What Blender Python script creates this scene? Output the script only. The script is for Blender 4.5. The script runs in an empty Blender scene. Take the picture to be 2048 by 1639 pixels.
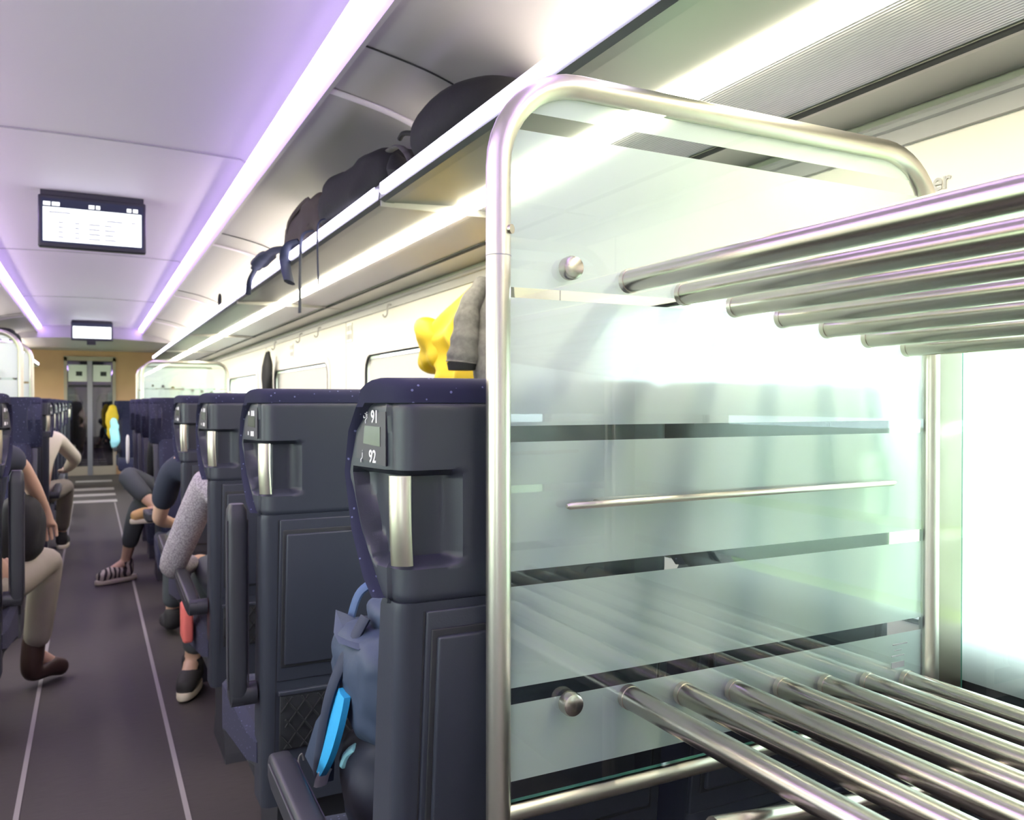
import bpy, bmesh, math, random
from mathutils import Vector, Matrix, noise
C = bpy.context.scene.collection
SC = bpy.context.scene
H = 1.30                      # camera height above the aisle floor
PI = math.pi

# ---------------------------------------------------------------- camera, world, exposure
YAW = math.atan(841/1657)
cam_d = bpy.data.cameras.new('camera'); cam = bpy.data.objects.new('camera', cam_d); C.objects.link(cam)
cam.location = (0, 0, H)
cam.rotation_euler = (PI/2 - math.radians(0.5), 0, -YAW)
cam_d.sensor_width = 36; cam_d.lens = 36*1657/2048
cam_d.clip_start = .02; cam_d.clip_end = 400
cam_d.dof.use_dof = True; cam_d.dof.focus_distance = 1.22; cam_d.dof.aperture_fstop = 9.0
SC.camera = cam
SC.view_settings.view_transform = 'Standard'; SC.view_settings.look = 'None'
SC.view_settings.gamma = 1; SC.view_settings.exposure = 0.92; SC.view_settings.use_curve_mapping = False
try:
    SC.cycles.max_bounces = 10; SC.cycles.transparent_max_bounces = 16
    SC.cycles.caustics_reflective = False; SC.cycles.caustics_refractive = False
    SC.cycles.sample_clamp_indirect = 6; SC.cycles.use_denoising = True
except Exception: pass
W = bpy.data.worlds.new('world'); SC.world = W; W.use_nodes = True
bgn = W.node_tree.nodes['Background']; bgn.inputs[0].default_value = (.90, .96, 1.0, 1); bgn.inputs[1].default_value = 5.5
STRIP_E, STRIP2_E, COVE_E = 4.0, 20.0, 10.0

# ---------------------------------------------------------------- materials
MATS = {}
def nt(m): return m.node_tree.nodes, m.node_tree.links
def mat(name, col, rough=.5, metal=0, noise_amt=0, noise_scale=8, bump=0, bump_scale=60, coat=0, emit=None, es=1, sheen=0, spec=.5, alpha=None):
    m = bpy.data.materials.new(name); m.use_nodes = True; N, L = nt(m)
    p = N['Principled BSDF']; p.inputs['Base Color'].default_value = (*col, 1)
    p.inputs['Roughness'].default_value = rough; p.inputs['Metallic'].default_value = metal
    p.inputs['Specular IOR Level'].default_value = spec
    p.inputs['Coat Weight'].default_value = coat; p.inputs['Sheen Weight'].default_value = sheen
    if emit: p.inputs['Emission Color'].default_value = (*emit, 1); p.inputs['Emission Strength'].default_value = es
    tc = N.new('ShaderNodeTexCoord')
    if noise_amt:
        n = N.new('ShaderNodeTexNoise'); n.inputs['Scale'].default_value = noise_scale; n.inputs['Detail'].default_value = 4
        L.new(tc.outputs['Object'], n.inputs['Vector'])
        mx = N.new('ShaderNodeMix'); mx.data_type = 'RGBA'
        mx.inputs[6].default_value = (*[c*(1-noise_amt) for c in col], 1); mx.inputs[7].default_value = (*[min(1, c*(1+noise_amt)) for c in col], 1)
        L.new(n.outputs['Fac'], mx.inputs[0]); L.new(mx.outputs[2], p.inputs['Base Color'])
    if bump:
        n = N.new('ShaderNodeTexNoise'); n.inputs['Scale'].default_value = bump_scale; n.inputs['Detail'].default_value = 3
        L.new(tc.outputs['Object'], n.inputs['Vector'])
        b = N.new('ShaderNodeBump'); b.inputs['Strength'].default_value = bump; b.inputs['Distance'].default_value = .003
        L.new(n.outputs['Fac'], b.inputs['Height']); L.new(b.outputs[0], p.inputs['Normal'])
    MATS[name] = m; return m
steel = mat('brushed_steel', (.54, .50, .45), .25, 1, .06, 30)
steel_satin = mat('satin_steel', (.66, .62, .55), .34, 1, .05, 20)
handle_m = mat('handle_steel', (.60, .55, .47), .36, 1)
shell_m = mat('seat_shell_plastic', (.034, .038, .054), .40, 0, .06, 5, .06, 500)
shell_d = mat('dark_plastic', (.030, .031, .040), .45, 0, .05, 5)
recess_m = mat('plate_plastic', (.060, .056, .068), .45)
post_m = mat('post_steel', (.30, .27, .22), .30, .9, .1, 12)
white_m = mat('white_print', (.85, .85, .86), .5)
ceil_m = mat('ceiling_panel_lilac_cast', (.78, .70, .88), .55, 0, .015, 1.5)  # white panel, with the purple LED cast put into its base colour
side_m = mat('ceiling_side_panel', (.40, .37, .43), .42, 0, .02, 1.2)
wallm = mat('wall_panel', (.84, .79, .76), .5, 0, .015, 2)
wall_grey = mat('wall_profile_grey', (.42, .41, .44), .4)
shelf_m = mat('shelf_metal', (.20, .205, .215), .36, .35, .05, 3)
shelf_w = mat('shelf_panel_light', (.46, .45, .44), .30, .25, .02, 3)
wood_m = mat('wood_wall', (.62, .36, .20), .35, 0, .12, 3)
dark_m = mat('rubber_dark', (.02, .021, .026), .6)
black_m = mat('black_cloth', (.010, .010, .013), .8, 0, .2, 14, .3, 80)
brown_cloth = mat('brown_bag_cloth', (.075, .058, .055), .8, 0, .25, 12, .4, 60)
navy_strap = mat('navy_strap', (.022, .030, .060), .7, 0, .1, 20)
yellow_m = mat('yellow_coat_cloth', (.62, .43, .008), .6, 0, .12, 7, .3, 40)
grey_coat = mat('grey_coat_cloth', (.13, .125, .125), .9, 0, .55, 55, .3, 100)
bpk_m = mat('backpack_cloth', (.036, .054, .098), .62, 0, .12, 9, .3, 40)
bpk_d = mat('backpack_dark_cloth', (.014, .016, .032), .7, 0, .12, 9)
blue_m = mat('bright_blue_mesh', (.03, .36, .72), .6, 0, .15, 200)
cyan_m = mat('pale_cyan', (.42, .88, .97), .5)
skin_m = mat('skin', (.62, .40, .29), .5, 0, .05, 12)
hair_m = mat('hair', (.06, .04, .03), .7)
navy_sh = mat('navy_shirt_cloth', (.022, .028, .050), .85, 0, .1, 14)
cream_sh = mat('cream_shirt_cloth', (.70, .64, .52), .85, 0, .06, 14)
khaki_m = mat('khaki_trousers_cloth', (.36, .32, .27), .85, 0, .12, 12, .3, 30)
brown_tr = mat('taupe_trousers_cloth', (.22, .19, .16), .85, 0, .12, 12)
slate_m = mat('slate_trousers_cloth', (.075, .085, .095), .85, 0, .12, 12)
boot_m = mat('brown_boot_leather', (.050, .025, .020), .5, 0, .2, 14)
sole_m = mat('pale_shoe_sole', (.72, .64, .52), .6)
shoe_blk = mat('black_shoe_cloth', (.03, .028, .03), .7)
shoe_lt = mat('beige_sneaker_cloth', (.40, .34, .29), .7)
def _stripe():
    N, L = nt(shoe_lt); p = N['Principled BSDF']; tc = N.new('ShaderNodeTexCoord'); w = N.new('ShaderNodeTexWave'); w.inputs['Scale'].default_value = 9; w.inputs['Distortion'].default_value = 6
    cr = N.new('ShaderNodeValToRGB'); cr.color_ramp.elements[0].color = (.04, .03, .03, 1); cr.color_ramp.elements[1].color = (.55, .48, .42, 1); cr.color_ramp.elements[0].position = .4; cr.color_ramp.elements[1].position = .5
    L.new(tc.outputs['Object'], w.inputs['Vector']); L.new(w.outputs['Fac'], cr.inputs[0]); L.new(cr.outputs[0], p.inputs['Base Color'])
_stripe()
tan_m = mat('tan_shoe_leather', (.55, .34, .14), .6)
red_m = mat('coral_cloth', (.75, .16, .14), .7)
glass_rim = mat('glass_edge', (.10, .30, .24), .2)
grass_m = mat('outside_grass', (.35, .45, .22), .9, 0, .3, .5)
tree_m = mat('outside_leaves', (.16, .30, .12), .9, 0, .4, 1)
ballast_m = mat('trackside_gravel', (.55, .48, .44), .9, 0, .2, 3)

def mottled():
    m = mat('mottled_sweater', (.36, .33, .35), .9, 0, 0); N, L = nt(m); p = N['Principled BSDF']
    tc = N.new('ShaderNodeTexCoord'); n = N.new('ShaderNodeTexNoise'); n.inputs['Scale'].default_value = 170; n.inputs['Detail'].default_value = 6
    cr = N.new('ShaderNodeValToRGB'); cr.color_ramp.elements[0].position = .42; cr.color_ramp.elements[0].color = (.26, .23, .26, 1)
    cr.color_ramp.elements[1].position = .58; cr.color_ramp.elements[1].color = (.46, .42, .46, 1)
    L.new(tc.outputs['Object'], n.inputs['Vector']); L.new(n.outputs['Fac'], cr.inputs[0]); L.new(cr.outputs[0], p.inputs['Base Color'])
    return m
sweater_m = mottled()
def fabric():
    m = mat('seat_fabric', (.018, .020, .075), .85, 0, 0, sheen=.05); N, L = nt(m); p = N['Principled BSDF']
    tc = N.new('ShaderNodeTexCoord'); v = N.new('ShaderNodeTexVoronoi'); v.inputs['Scale'].default_value = 70
    lt = N.new('ShaderNodeMath'); lt.operation = 'LESS_THAN'; lt.inputs[1].default_value = .13
    n = N.new('ShaderNodeTexNoise'); n.inputs['Scale'].default_value = 5
    a = N.new('ShaderNodeMix'); a.data_type = 'RGBA'; a.inputs[6].default_value = (.009, .010, .040, 1); a.inputs[7].default_value = (.015, .016, .052, 1)
    b = N.new('ShaderNodeMix'); b.data_type = 'RGBA'; b.inputs[7].default_value = (.13, .14, .28, 1)
    L.new(tc.outputs['Object'], v.inputs['Vector']); L.new(tc.outputs['Object'], n.inputs['Vector'])
    L.new(v.outputs['Distance'], lt.inputs[0]); L.new(n.outputs['Fac'], a.inputs[0])
    L.new(a.outputs[2], b.inputs[6]); L.new(lt.outputs[0], b.inputs[0]); L.new(b.outputs[2], p.inputs['Base Color'])
    return m
fabric_m = fabric()
def floor_mat():
    m = mat('carpet', (.085, .075, .078), .62, 0, 0, spec=.4); N, L = nt(m); p = N['Principled BSDF']
    tc = N.new('ShaderNodeTexCoord'); mp = N.new('ShaderNodeMapping'); mp.inputs['Scale'].default_value = (4, 90, 1)
    n = N.new('ShaderNodeTexNoise'); n.inputs['Scale'].default_value = 4; n.inputs['Detail'].default_value = 6
    cr = N.new('ShaderNodeValToRGB'); cr.color_ramp.elements[0].color = (.034, .029, .030, 1); cr.color_ramp.elements[1].color = (.088, .074, .075, 1)
    L.new(tc.outputs['Object'], mp.inputs[0]); L.new(mp.outputs[0], n.inputs['Vector']); L.new(n.outputs['Fac'], cr.inputs[0]); L.new(cr.outputs[0], p.inputs['Base Color'])
    return m
floor_m = floor_mat()
line_m = mat('floor_seam_strip', (.30, .27, .28), .5)
thresh_m = mat('threshold_metal', (.45, .41, .42), .4, .3)
def emis(name, col, s):
    m = bpy.data.materials.new(name); m.use_nodes = True; N, L = nt(m)
    N.remove(N['Principled BSDF']); e = N.new('ShaderNodeEmission'); e.inputs[0].default_value = (*col, 1); e.inputs[1].default_value = s
    L.new(e.outputs[0], N['Material Output'].inputs[0]); return m
strip_m = emis('cool_led_strip', (.80, .76, 1.0), STRIP_E)
strip2_m = emis('warm_led_strip', (1.0, .93, .68), STRIP2_E)
cove_m = emis('lilac_cove_light', (.62, .40, 1.0), COVE_E)
screen_m = emis('screen_glow', (.92, .97, 1.0), 1.25)
screen_txt = emis('screen_header_text', (.95, .96, 1.0), 1.1)
door_glow = emis('vestibule_lamp_glow', (1, .95, .9), 3.0)
lcd_m = mat('reservation_display', (.10, .11, .085), .25, 0, .15, 30)
page_txt = mat('screen_text_grey', (.35, .36, .40), .6)
hdr_m = mat('screen_header_dark', (.02, .03, .06), .3)

def thin_glass(name, tint=(.93, .98, .96), rough=.0):
    m = bpy.data.materials.new(name); m.use_nodes = True; N, L = nt(m); N.remove(N['Principled BSDF'])
    t = N.new('ShaderNodeBsdfTransparent'); t.inputs[0].default_value = (*tint, 1)
    g = N.new('ShaderNodeBsdfGlossy'); g.inputs['Roughness'].default_value = .015
    lw = N.new('ShaderNodeLayerWeight'); lw.inputs[0].default_value = .5
    pw = N.new('ShaderNodeMath'); pw.operation = 'POWER'; pw.inputs[1].default_value = 5; L.new(lw.outputs['Facing'], pw.inputs[0])
    fr = N.new('ShaderNodeMath'); fr.operation = 'MULTIPLY_ADD'; fr.inputs[1].default_value = .92; fr.inputs[2].default_value = .12; L.new(pw.outputs[0], fr.inputs[0])
    mx = N.new('ShaderNodeMixShader'); L.new(fr.outputs[0], mx.inputs[0]); L.new(t.outputs[0], mx.inputs[1]); L.new(g.outputs[0], mx.inputs[2])
    L.new(mx.outputs[0], N['Material Output'].inputs[0]); return m
clear_m = thin_glass('clear_glass')
win_m = thin_glass('window_glass', (.90, .95, .94))
door_glass = thin_glass('door_glass', (.62, .64, .66))
def frosted(name, bands, trl, rfr):
    """satin glass with clear bands; bands = list of (z0, z1) in object space"""
    m = bpy.data.materials.new(name); m.use_nodes = True; N, L = nt(m); N.remove(N['Principled BSDF'])
    tc = N.new('ShaderNodeTexCoord'); sp = N.new('ShaderNodeSeparateXYZ'); L.new(tc.outputs['Object'], sp.inputs[0])
    acc = None
    for z0, z1 in bands:
        a = N.new('ShaderNodeMath'); a.operation = 'COMPARE'; a.inputs[1].default_value = (z0+z1)/2; a.inputs[2].default_value = abs(z1-z0)/2
        L.new(sp.outputs['Z'], a.inputs[0])
        if acc is None: acc = a
        else:
            b = N.new('ShaderNodeMath'); b.operation = 'MAXIMUM'; L.new(acc.outputs[0], b.inputs[0]); L.new(a.outputs[0], b.inputs[1]); acc = b
    d = N.new('ShaderNodeBsdfDiffuse'); d.inputs[0].default_value = (.86, .95, .90, 1)
    t = N.new('ShaderNodeBsdfTranslucent'); t.inputs[0].default_value = (.90, .97, .94, 1)
    r = N.new('ShaderNodeBsdfRefraction'); r.inputs['Roughness'].default_value = .45; r.inputs['IOR'].default_value = 1.14; r.inputs[0].default_value = (.85, .96, .92, 1)
    m1 = N.new('ShaderNodeMixShader'); m1.inputs[0].default_value = trl; L.new(d.outputs[0], m1.inputs[1]); L.new(t.outputs[0], m1.inputs[2])
    m2 = N.new('ShaderNodeMixShader'); m2.inputs[0].default_value = rfr; L.new(m1.outputs[0], m2.inputs[1]); L.new(r.outputs[0], m2.inputs[2])
    tr = N.new('ShaderNodeBsdfTransparent'); tr.inputs[0].default_value = (.90, .95, .94, 1)
    m3 = N.new('ShaderNodeMixShader'); L.new(acc.outputs[0], m3.inputs[0]); L.new(m2.outputs[0], m3.inputs[1]); L.new(tr.outputs[0], m3.inputs[2])
    L.new(m3.outputs[0], N['Material Output'].inputs[0]); return m
BANDS = [(-.0315, -.0535), (-.2295, -.2505), (-.389, -.4114), (-.5167, -.60), (.372, .397), (.143, .157)]
frost_m = frosted('striped_satin_glass', [(H+a, H+b) for a, b in BANDS], .32, .12)
frost_side = frosted('striped_satin_glass_side', [(H+a, H+b) for a, b in BANDS], .75, .35)
def ribbed():
    m = mat('ribbed_shelf_glass', (.66, .63, .70), .22, .35); N, L = nt(m); p = N['Principled BSDF']
    tc = N.new('ShaderNodeTexCoord'); w = N.new('ShaderNodeTexWave'); w.bands_direction = 'X'; w.inputs['Scale'].default_value = 38
    b = N.new('ShaderNodeBump'); b.inputs['Strength'].default_value = .55; b.inputs['Distance'].default_value = .004
    L.new(tc.outputs['Object'], w.inputs['Vector']); L.new(w.outputs['Fac'], b.inputs['Height']); L.new(b.outputs[0], p.inputs['Normal'])
    cr = N.new('ShaderNodeValToRGB'); cr.color_ramp.elements[0].color = (.66, .62, .72, 1); cr.color_ramp.elements[1].color = (.92, .88, .97, 1)
    L.new(w.outputs['Fac'], cr.inputs[0]); L.new(cr.outputs[0], p.inputs['Base Color'])
    return m
ribbed_m = ribbed()
def blind_mat():
    m = bpy.data.materials.new('blind_cloth'); m.use_nodes = True; N, L = nt(m); N.remove(N['Principled BSDF'])
    d = N.new('ShaderNodeBsdfDiffuse'); d.inputs[0].default_value = (.82, .79, .77, 1)
    t = N.new('ShaderNodeBsdfTranslucent'); t.inputs[0].default_value = (.55, .52, .50, 1)
    mx = N.new('ShaderNodeMixShader'); mx.inputs[0].default_value = .35; L.new(d.outputs[0], mx.inputs[1]); L.new(t.outputs[0], mx.inputs[2])
    L.new(mx.outputs[0], N['Material Output'].inputs[0]); return m
blind_m = blind_mat()

# ---------------------------------------------------------------- geometry helpers
class MB:
    def __init__(s): s.v = []; s.f = []; s.mi = []
    def add(s, vs, fs, mi=0):
        o = len(s.v); s.v += [tuple(v) for v in vs]; s.f += [tuple(i+o for i in f) for f in fs]; s.mi += [mi]*len(fs); return s
    def box(s, x0, x1, y0, y1, z0, z1, bev=0, mi=0, rot=None):
        bm = bmesh.new(); bmesh.ops.create_cube(bm, size=1)
        c = Vector(((x0+x1)/2, (y0+y1)/2, (z0+z1)/2)); d = Vector((abs(x1-x0), abs(y1-y0), abs(z1-z0)))
        for v in bm.verts: v.co = Vector((v.co.x*d.x, v.co.y*d.y, v.co.z*d.z))
        if bev: bmesh.ops.bevel(bm, geom=bm.edges[:], offset=min(bev, min(d)*.49), segments=3, profile=.5, affect='EDGES')
        if rot: bmesh.ops.rotate(bm, verts=bm.verts, cent=(0, 0, 0), matrix=rot)
        bm.verts.index_update()
        s.add([v.co+c for v in bm.verts], [[v.index for v in f.verts] for f in bm.faces], mi); bm.free(); return s
    def tube(s, pts, r, n=16, closed=False, caps=True, mi=0, flat=1.0):
        pts = [Vector(p) for p in pts]; m = len(pts); rs = r if isinstance(r, (list, tuple)) else [r]*m
        vs = []; fs = []; up = None
        for i, p in enumerate(pts):
            if closed: t = pts[(i+1) % m]-pts[i-1]
            else: t = pts[min(i+1, m-1)]-pts[max(i-1, 0)]
            t.normalize()
            if up is None:
                up = Vector((0, 0, 1)) if abs(t.z) < .9 else Vector((1, 0, 0))
            a = (up - t*up.dot(t)).normalized(); up = a; b = t.cross(a)
            for k in range(n):
                q = 2*PI*k/n; vs.append(p + (a*math.cos(q)*flat + b*math.sin(q))*rs[i])
        for i in range(m if closed else m-1):
            j = (i+1) % m
            for k in range(n):
                l = (k+1) % n; fs.append((i*n+k, i*n+l, j*n+l, j*n+k))
        if caps and not closed: fs += [tuple(range(n))[::-1], tuple((m-1)*n+k for k in range(n))]
        return s.add(vs, fs, mi)
    def loft(s, rings, caps=True, closed=True, mi=0):
        n = len(rings[0]); vs = [v for r in rings for v in r]; fs = []
        for i in range(len(rings)-1):
            for k in range(n if closed else n-1):
                l = (k+1) % n; fs.append((i*n+k, i*n+l, (i+1)*n+l, (i+1)*n+k))
        if caps: fs += [tuple(range(n))[::-1], tuple((len(rings)-1)*n+k for k in range(n))]
        return s.add(vs, fs, mi)
    def build(s, name, mats, parent=None, smooth=True, loc=None):
        me = bpy.data.meshes.new(name); me.from_pydata(s.v, [], s.f)
        for m in (mats if isinstance(mats, (list, tuple)) else [mats]): me.materials.append(m)
        bm = bmesh.new(); bm.from_mesh(me)
        for i, f in enumerate(bm.faces): f.material_index = s.mi[i]; f.smooth = smooth
        bmesh.ops.recalc_face_normals(bm, faces=bm.faces)
        if smooth:
            for e in bm.edges:
                if len(e.link_faces) == 2 and e.calc_face_angle(0) > .7: e.smooth = False
        bm.to_mesh(me); bm.free()
        o = bpy.data.objects.new(name, me); C.objects.link(o)
        if parent: o.parent = parent
        if loc: o.location = loc
        return o
def tag(o, label=None, cat=None, group=None, kind=None):
    if label: o['label'] = label
    if cat: o['category'] = cat
    if group: o['group'] = group
    if kind: o['kind'] = kind
    return o
def empty(name, loc=(0, 0, 0), rz=0):
    o = bpy.data.objects.new(name, None); C.objects.link(o); o.location = loc; o.rotation_euler = (0, 0, rz); o.empty_display_size = .1; return o
def copy_tree(o, parent=None, depth=0):
    c = o.copy(); C.objects.link(c)
    if parent: c.parent = parent
    for ch in list(o.children): copy_tree(ch, c, depth+1)
    return c
def struct(o): o['kind'] = 'structure'; return o
def B(name, m, *a, parent=None, bev=0): return MB().box(*a, bev=bev).build(name, m, parent)
def text_mesh(name, s, size, m, parent, loc, rot, sx=.7):
    cu = bpy.data.curves.new('t', 'FONT'); cu.body = s; cu.size = size; cu.extrude = .0004; cu.offset = size*.018
    t = bpy.data.objects.new('t', cu); C.objects.link(t); dg = bpy.context.evaluated_depsgraph_get()
    me = bpy.data.meshes.new_from_object(t.evaluated_get(dg)); bpy.data.objects.remove(t); me.materials.clear(); me.materials.append(m)
    o = bpy.data.objects.new(name, me); C.objects.link(o); o.parent = parent; o.location = loc; o.rotation_euler = rot; o.scale = (sx, 1, 1); return o
def lerp(a, b, t): return a+(b-a)*t
def interp(tab, x):
    if x <= tab[0][0]: return tab[0][1]
    for (a, va), (b, vb) in zip(tab, tab[1:]):
        if x <= b: return lerp(va, vb, (x-a)/(b-a))
    return tab[-1][1]
def sst(a, b, x):
    t = max(0, min(1, (x-a)/(b-a))); return t*t*(3-2*t)
def spline(pts, n=8):
    P = [Vector(p) for p in pts]; out = []
    for i in range(len(P)-1):
        p0 = P[max(i-1, 0)]; p1 = P[i]; p2 = P[i+1]; p3 = P[min(i+2, len(P)-1)]
        for k in range(n):
            t = k/n; out.append(.5*((2*p1)+(p2-p0)*t+(2*p0-5*p1+4*p2-p3)*t*t+(3*p1-p0-3*p2+p3)*t**3))
    out.append(P[-1]); return out
def blob(cx, cy, cz, sx, sy, sz, e=.6, nz=.03, ns=5, seed=0, nu=40, nv=24, fn=None):
    """cloth-like rounded solid with folds"""
    mb = MB(); rings = []
    sg = lambda c, p: math.copysign(abs(c)**p, c)
    for j in range(nv+1):
        ph = -PI/2 + PI*j/nv; ph = max(-PI/2+.02, min(PI/2-.02, ph)); ring = []
        for i in range(nu):
            t = 2*PI*i/nu
            p = Vector((sg(math.cos(ph), e)*sg(math.cos(t), e), sg(math.cos(ph), e)*sg(math.sin(t), e), sg(math.sin(ph), e)))
            q = Vector((p.x*sx, p.y*sy, p.z*sz))
            d = noise.noise(q*ns+Vector((seed*7.1, 0, seed))) + .5*noise.noise(q*ns*2.3+Vector((0, seed*3.3, 0)))
            q += p.normalized()*d*nz
            if fn: q = Vector(fn(q))
            ring.append(q+Vector((cx, cy, cz)))
        rings.append(ring)
    return mb.loft(rings)

# ---------------------------------------------------------------- the setting
Y0, Y1 = -2.2, 16.7
WX = 1.5
fl = struct(B('floor', floor_m, -WX-.1, WX+.1, Y0, 19.5, -.06, 0))
for i, x in enumerate((.266, -.216)):
    struct(B(f'trim_{i+1}', line_m, x-.008, x+.008, Y0+.05, 12.0, 0, .003))
k = 3
for (a, b) in ((12.05, 12.35), (12.9, 13.2), (13.75, 14.1), (15.2, 15.5)):
    struct(B(f'trim_{k}', thresh_m, -.24, .30, a, b, 0, .004)); k += 1
for s_ in (1, -1): struct(B('baseboard_'+('right' if s_ > 0 else 'left'), shell_d, s_*(WX-.03), s_*WX, Y0, Y1, 0, H-.52, bev=.004))
# windows : pitch 2.8
WIN = [(.2+2.8*i, 2.13+2.8*i) for i in range(-1, 6)]
ZB, ZT = H-.46, H+.30
def side_wall(s, nm):
    mb = MB(); x0, x1 = s*WX, s*(WX+.09)
    mb.box(x0, x1, Y0, Y1, 0, ZB); mb.box(x0, x1, Y0, Y1, ZT, 2.6)
    prev = Y0
    for a, b in WIN:
        if a > prev: mb.box(x0, x1, prev, a, ZB, ZT)
        prev = b
    mb.box(x0, x1, prev, Y1, ZB, ZT)
    # vertical panel joints
    struct(mb.build(nm, wallm, smooth=False))
side_wall(1, 'wall_right'); side_wall(-1, 'wall_left')
def rrect(y0, y1, z0, z1, r, n=6):
    out = []
    for cy, cz, a in ((y1-r, z1-r, 0), (y0+r, z1-r, PI/2), (y0+r, z0+r, PI), (y1-r, z0+r, 1.5*PI)):
        for k in range(n+1): q = a+PI/2*k/n; out.append((cy+r*math.cos(q), cz+r*math.sin(q)))
    return out
def window(idx, s, a, b):
    n = 6; inner = rrect(a+.012, b-.012, ZB+.012, ZT-.012, .10, n); outer = []
    for q, (y, z) in enumerate(inner):
        c = q//(n+1); outer.append(((b+.02, a-.02, a-.02, b+.02)[c], (ZT+.02, ZT+.02, ZB-.02, ZB-.02)[c]))
    outer2 = rrect(a-.03, b+.03, ZB-.03, ZT+.03, .12, n)
    X = s*WX
    mb = MB(); mb.loft([[(X-s*.001, y, z) for y, z in outer2], [(X-s*.012, y, z) for y, z in outer2],
                        [(X-s*.010, y, z) for y, z in inner], [(X+s*.06, y, z) for y, z in inner], [(X+s*.06, y, z) for y, z in outer]], caps=False)
    w = struct(mb.build(f'window_{idx}', wallm))
    g = MB(); i2 = rrect(a+.022, b-.022, ZB+.022, ZT-.022, .09, n)
    g.loft([[(X-s*.012, y, z) for y, z in inner], [(X+s*.002, y, z) for y, z in inner], [(X+s*.002, y, z) for y, z in i2], [(X-s*.012, y, z) for y, z in i2]], caps=False)
    g.f += [tuple(range(3*len(inner), 4*len(inner)))][:0]
    g.build('window_gasket', dark_m, w)
    B('window_pane', win_m, X+s*.055, X+s*.061, a-.01, b+.01, ZB-.01, ZT+.01, parent=w)
idx = 1
for s in (1, -1):
    for a, b in WIN: window(idx, s, a, b); idx += 1
for yy, (a, b) in (('the wall stretch above the blue-grey seat backs', WIN[2]), ('farther along, beyond the hanging coats', WIN[3])):
    bl = MB(); n = 40; ring = []
    bl.box(WX+.012, WX+.018, a+.03, b-.03, ZB+.03, ZT-.035)
    t = bl.build('roller_blind', blind_m)
    tag(t, 'white blind drawn in the right window, '+yy, 'blind')
    MB().box(WX+.008, WX+.022, a+.03, b-.03, ZB+.02, ZB+.035).build('hem_bar', wallm, t)
# end wall and door
DX0, DX1, DZ = -.405, .365, 2.08
mb = MB(); mb.box(-1.6, DX0-.03, Y1, Y1+.08, 0, 2.5); mb.box(DX1+.03, 1.6, Y1, Y1+.08, 0, 2.5); mb.box(DX0-.03, DX1+.03, Y1, Y1+.08, DZ, 2.5)
struct(mb.build('wall_front', wood_m, smooth=False))
struct(B('wall_back', wallm, -1.6, 1.6, Y0-.05, Y0, 0, 2.6))
d = struct(MB().box(DX0-.03, DX0+.02, Y1-.03, Y1+.05, 0, DZ+.03).box(DX1-.02, DX1+.03, Y1-.03, Y1+.05, 0, DZ+.03).box(DX0-.03, DX1+.03, Y1-.03, Y1+.05, DZ-.03, DZ+.05).box(DX0, DX1, Y1-.02, Y1+.04, 0, .16).build('door_1', mat('door_frame', (.45, .37, .30), .4), smooth=False))
cx = (DX0+DX1)/2
B('door_leaf', door_glass, DX0+.02, cx-.02, Y1+.0, Y1+.012, .16, DZ-.03, parent=d)
B('door_leaf', door_glass, cx+.02, DX1-.02, Y1+.0, Y1+.012, .16, DZ-.03, parent=d)
B('door_stile', mat('door_stile', (.34, .33, .36), .4, .5), cx-.045, cx+.035, Y1-.03, Y1+.03, 0, DZ+.02, parent=d)
for x0, x1 in ((DX0+.04, cx-.05), (cx+.045, DX1-.05)):
    p = B('door_notice', white_m, x0, x1, Y1-.006, Y1-.002, DZ-.40, DZ-.10, parent=d)
    B('pictogram', dark_m, x0+.12, x0+.22, Y1-.009, Y1-.006, DZ-.30, DZ-.22, parent=p)
    B('door_warning_band', dark_m, x0, x1, Y1-.006, Y1-.002, DZ-.50, DZ-.46, parent=d)
# vestibule beyond the glass door
mb = MB(); mb.box(-1.6, -1.55, Y1+.1, 19.4, 0, 2.4); mb.box(1.55, 1.6, Y1+.1, 19.4, 0, 2.4); mb.box(-1.6, 1.6, 19.4, 19.5, 0, 2.4); mb.box(-1.6, 1.6, Y1+.1, 19.5, 2.3, 2.4)
struct(mb.build('wall_vestibule', mat('vestibule_panel', (.16, .15, .17), .5), smooth=False))
tag(B('vestibule_lamp', door_glow, .1, .3, 17.9, 18.1, 2.28, 2.297), 'small bright lamp seen through the glass end door', 'lamp')
for i, (x, m_, lb) in enumerate(((-.36, cream_sh, 'pale'), (.26, navy_sh, 'dark'))):
    t = blob(x, 18.6, .75, .22, .2, .72, .7, .05, 4, i).build('travel_coat', m_)
    tag(t, lb+' coat bundle standing in the vestibule behind the glass door', 'coat')
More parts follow.
